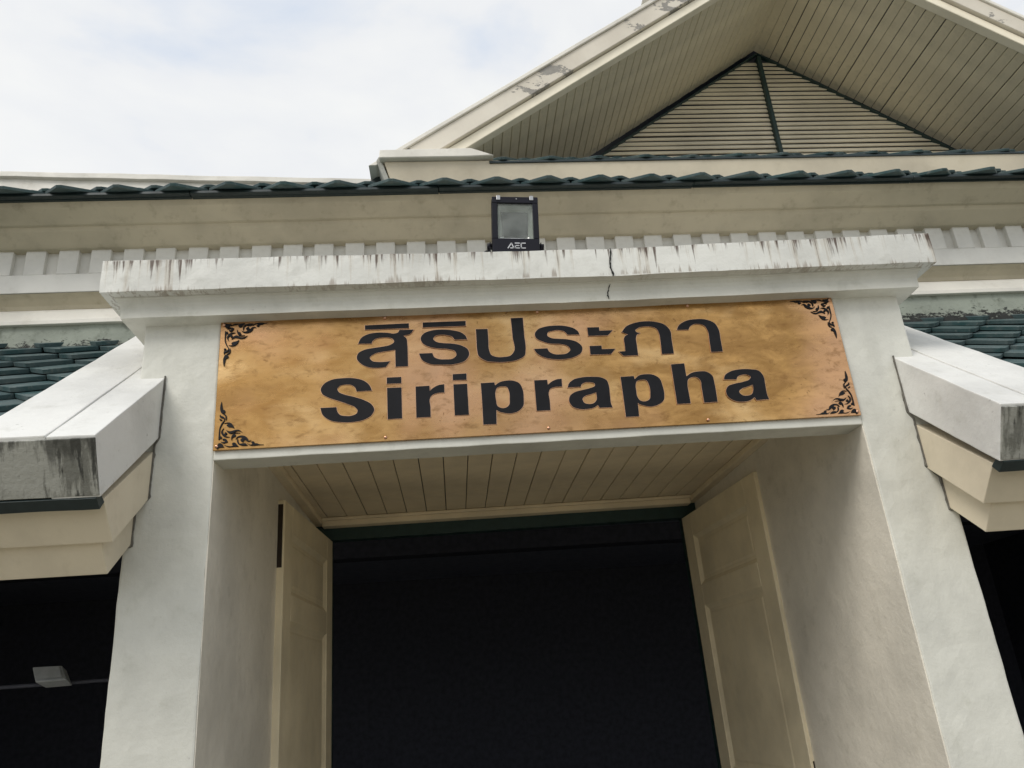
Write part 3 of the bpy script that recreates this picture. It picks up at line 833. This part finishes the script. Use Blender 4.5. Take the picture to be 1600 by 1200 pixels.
def offset(l, d):
    n = len(l); o = []
    sg = 1 if area(l) > 0 else -1
    for i in range(n):
        e0, e1 = (l[i] - l[i - 1]).normalized(), (l[(i + 1) % n] - l[i]).normalized()
        n0, n1 = Vector((e0.y, -e0.x)), Vector((e1.y, -e1.x))
        k = (n0 + n1); k = k.normalized() if k.length > 1e-6 else n0
        o.append(l[i] + k * sg * d / max(.5, k.dot(n0)))
    return o
def extrude_loops(bm, loops, y0, y1):
    es = []; rings = []
    for l in loops:
        vs_ = [bm.verts.new((p.x, y0, p.y)) for p in l]
        rings.append(vs_)
        es += [bm.edges.new((vs_[i], vs_[(i + 1) % len(vs_)])) for i in range(len(vs_))]
    bmesh.ops.triangle_fill(bm, use_beauty=True, use_dissolve=False, edges=es, normal=(0, -1, 0))
    for vs_ in rings:
        bk = [bm.verts.new((v.co.x, y1, v.co.z)) for v in vs_]
        n = len(vs_)
        for i in range(n): bm.faces.new((vs_[i], vs_[(i + 1) % n], bk[(i + 1) % n], bk[i]))
def letter(loops):
    ls = [smooth_loop(l) for l in loops]
    bm = bmesh.new()
    extrude_loops(bm, ls, -.0170, -.010)
    o = link('letter', to_mesh(bm, 'letter'), MT['letter'], sign)
    rim = [offset(ls[0], .0019)] + [offset(h, -.0019) for h in ls[1:]]
    bm = bmesh.new()
    extrude_loops(bm, rim, -.0152, -.010)
    link('letter_rim', to_mesh(bm, 'letter_rim'), MT['copper'], o)
for gl_ in GLYPHS: letter(gl_)
def ornament(mx_, mz_):
    bm = bmesh.new()
    for raw in ORNAMENT:
        l = smooth_loop(raw, sub=4)
        l2 = []
        for p in l:
            x_, z_ = p.x, p.y
            if mx_: x_ = -x_ - .002
            if mz_: z_ = .501 - z_
            l2.append(Vector((x_, z_)))
        extrude_loops(bm, [l2], -.0160, -.010)
    link('corner_ornament', to_mesh(bm, 'corner_ornament'), MT['letter'], sign)
for a in (0, 1):
    for b in (0, 1): ornament(a, b)
def dome(name, r, h, mat, parent, loc):
    bm = bmesh.new()
    bmesh.ops.create_uvsphere(bm, u_segments=12, v_segments=6, radius=r)
    for v in bm.verts: v.co.y *= h / r
    return link(name, to_mesh(bm, name, True), mat, parent, loc)
for (x, z) in ((-.593, .012), (0, .014), (.601, .012), (-.587, .492), (.0, .490), (.599, .490), (-1.185, .012), (1.183, .012), (-1.185, .490), (1.183, .490)):
    dome('screw', .0065, .005, MT['screw'], sign, (x, -.0135, z))

# ------------------------------------------------------------------ floodlight on the cornice
fl = tag(empty('floodlight', (-.075, -.070, 3.199), (0, .045, 0)), 'black square floodlight standing on the cornice above the sign', 'floodlight')
FW, FB, FT, FY = .092, .004, .264, -.034
bm = bmesh.new()
bm_box(bm, -FW, FW, FY, FY + .020, FB, .070)
bm_box(bm, -FW, FW, FY, FY + .020, .234, FT)
bm_box(bm, -FW, -.070, FY + .0004, FY + .0204, .0695, .2345)
bm_box(bm, .070, FW, FY + .0004, FY + .0204, .0695, .2345)
bevel(bm, .002, 1)
link('front_frame', to_mesh(bm, 'front_frame'), MT['black'], fl)
bm = bmesh.new()
bm_box(bm, -.093, .093, FY + .021, FY + .055, FB + .001, FT - .001)
bm.faces.ensure_lookup_table()
v8 = [bm.verts.new(p) for p in ((-.093, FY + .055, .006), (.093, FY + .055, .006), (.093, FY + .055, .262), (-.093, FY + .055, .262), (-.06, .085, .04), (.06, .085, .04), (.06, .085, .22), (-.06, .085, .22))]
for f in ((0, 1, 5, 4), (1, 2, 6, 5), (2, 3, 7, 6), (3, 0, 4, 7), (4, 5, 6, 7)): bm.faces.new([v8[i] for i in f])
# open the front so that the reflector shows
ff = [f for f in bm.faces if abs(f.calc_center_median().y - (FY + .021)) < 1e-4]
bmesh.ops.delete(bm, geom=ff, context='FACES')
link('housing', to_mesh(bm, 'housing'), MT['black'], fl)
bm = bmesh.new()
o8 = [bm.verts.new(p) for p in ((-.069, FY + .019, .071), (.069, FY + .019, .071), (.069, FY + .019, .233), (-.069, FY + .019, .233))]
i8 = [bm.verts.new(p) for p in ((-.040, FY + .075, .094), (.040, FY + .075, .094), (.048, FY + .075, .224), (-.048, FY + .075, .224))]
for i in range(4): bm.faces.new((o8[i], o8[(i + 1) % 4], i8[(i + 1) % 4], i8[i]))
bm.faces.new(i8)
link('reflector', to_mesh(bm, 'reflector'), MT['reflector'], fl)
box('glass', -.0702, .0702, FY + .006, FY + .010, .0697, .2343, MT['glass'], fl, 0)
bt = tube_mesh('lamp_tube', [(-.045, FY + .045, .088), (.045, FY + .045, .088)], .010, 10)
link('lamp_tube', bt, MT['print'], fl)
for sx in (-1, 1):
    link('lamp_holder', tube_mesh('lamp_holder', [(sx * .068, FY + .04, .088), (sx * .046, FY + .04, .088)], .014, 10), MT['steel'], fl)
    box('clip', sx * .066 - .0075, sx * .066 + .0075, FY - .004, FY + .012, .246, .2665, MT['steel'], fl, .001)
    link('pivot_knob', tube_mesh('pivot_knob', [(sx * .094, .005, .055), (sx * .112, .005, .055)], .013, 10), MT['black'], fl)
    box('bracket_arm', sx * .100 - .002, sx * .100 + .002, -.006, .024, -.004, .07, MT['black'], fl, .001)
box('bracket_base', -.103, .103, -.004, .022, -.004, .001, MT['black'], fl, .0005)
dome('screw', .003, .002, MT['steel'], fl, (.006, FY - .001, .252))
# the maker's name in three strokes-letters
def strokes(name, segs, w, parent, y, mat):
    bm = bmesh.new()
    for (x0, z0, x1, z1) in segs:
        d = Vector((x1 - x0, z1 - z0)); n_ = Vector((-d.y, d.x)).normalized() * w / 2; e_ = d.normalized() * w * .45
        q = [Vector((x0, z0)) - e_ + n_, Vector((x1, z1)) + e_ + n_, Vector((x1, z1)) + e_ - n_, Vector((x0, z0)) - e_ - n_]
        a = [bm.verts.new((p.x, y, p.y)) for p in q]; b = [bm.verts.new((p.x, y + .003, p.y)) for p in q]
        bm.faces.new(a)
        for i in range(4): bm.faces.new((a[i], b[i], b[(i + 1) % 4], a[(i + 1) % 4]))
    return link(name, to_mesh(bm, name), mat, parent)
zb, zt_ = .026, .048
for segs in ([(-.032, zb, -.019, zt_), (-.019, zt_, -.010, zb), (-.022, zb, -.010, zb)],
             [(-.004, zb, .012, zb), (-.004, (zb + zt_) / 2, .010, (zb + zt_) / 2), (-.004, zt_, .012, zt_), (-.004, zb, -.004, (zb + zt_) / 2)],
             [(.019, zb, .035, zb), (.019, zt_, .035, zt_), (.019, zb, .019, zt_)]):
    strokes('letter', segs, .0042, fl, FY - .0012, MT['print'])
link('cable', tube_mesh('cable', [(-.098, .01, .040), (-.115, .01, .036), (-.135, .012, .022), (-.155, .016, .008), (-.19, .03, .006), (-.26, .08, .006), (-.30, .2, .006), (-.31, .55, .006)], .0045, 8), MT['black'], fl)

# ------------------------------------------------------------------ small lamp hanging in the dark verandah
wl = tag(empty('box_lamp', (-2.05, .90, 1.80)), 'small grey box lamp on a rail in the dark verandah left of the portal', 'lamp')
bm = bmesh.new()
q = [(-.085, -.03, .068), (.035, -.03, .066), (.082, -.075, .006), (-.042, -.075, .004), (-.07, .03, .05), (.03, .03, .05), (.075, .0, -.016), (-.03, .0, -.018)]
vv = [bm.verts.new(p) for p in q]
for f in ((0, 1, 2, 3), (4, 7, 6, 5), (0, 3, 7, 4), (1, 5, 6, 2), (0, 4, 5, 1), (3, 2, 6, 7)): bm.faces.new([vv[i] for i in f])
bevel(bm, .006, 2)
link('housing', to_mesh(bm, 'housing'), MT['lampgrey'], wl)
bm = bmesh.new()
q = [(-.070, -.0365, .062), (.028, -.0365, .060), (.064, -.0745, .014), (-.036, -.0745, .012)]
vv = [bm.verts.new(Vector(p) + Vector((0, -.004, .003))) for p in q]
bm.faces.new(vv)
link('lens', to_mesh(bm, 'lens'), MT['lampgrey'], wl)
link('rail', tube_mesh('rail', [(-.6, .05, .0), (.62, .05, .0)], .008, 8), MT['dark'], wl)
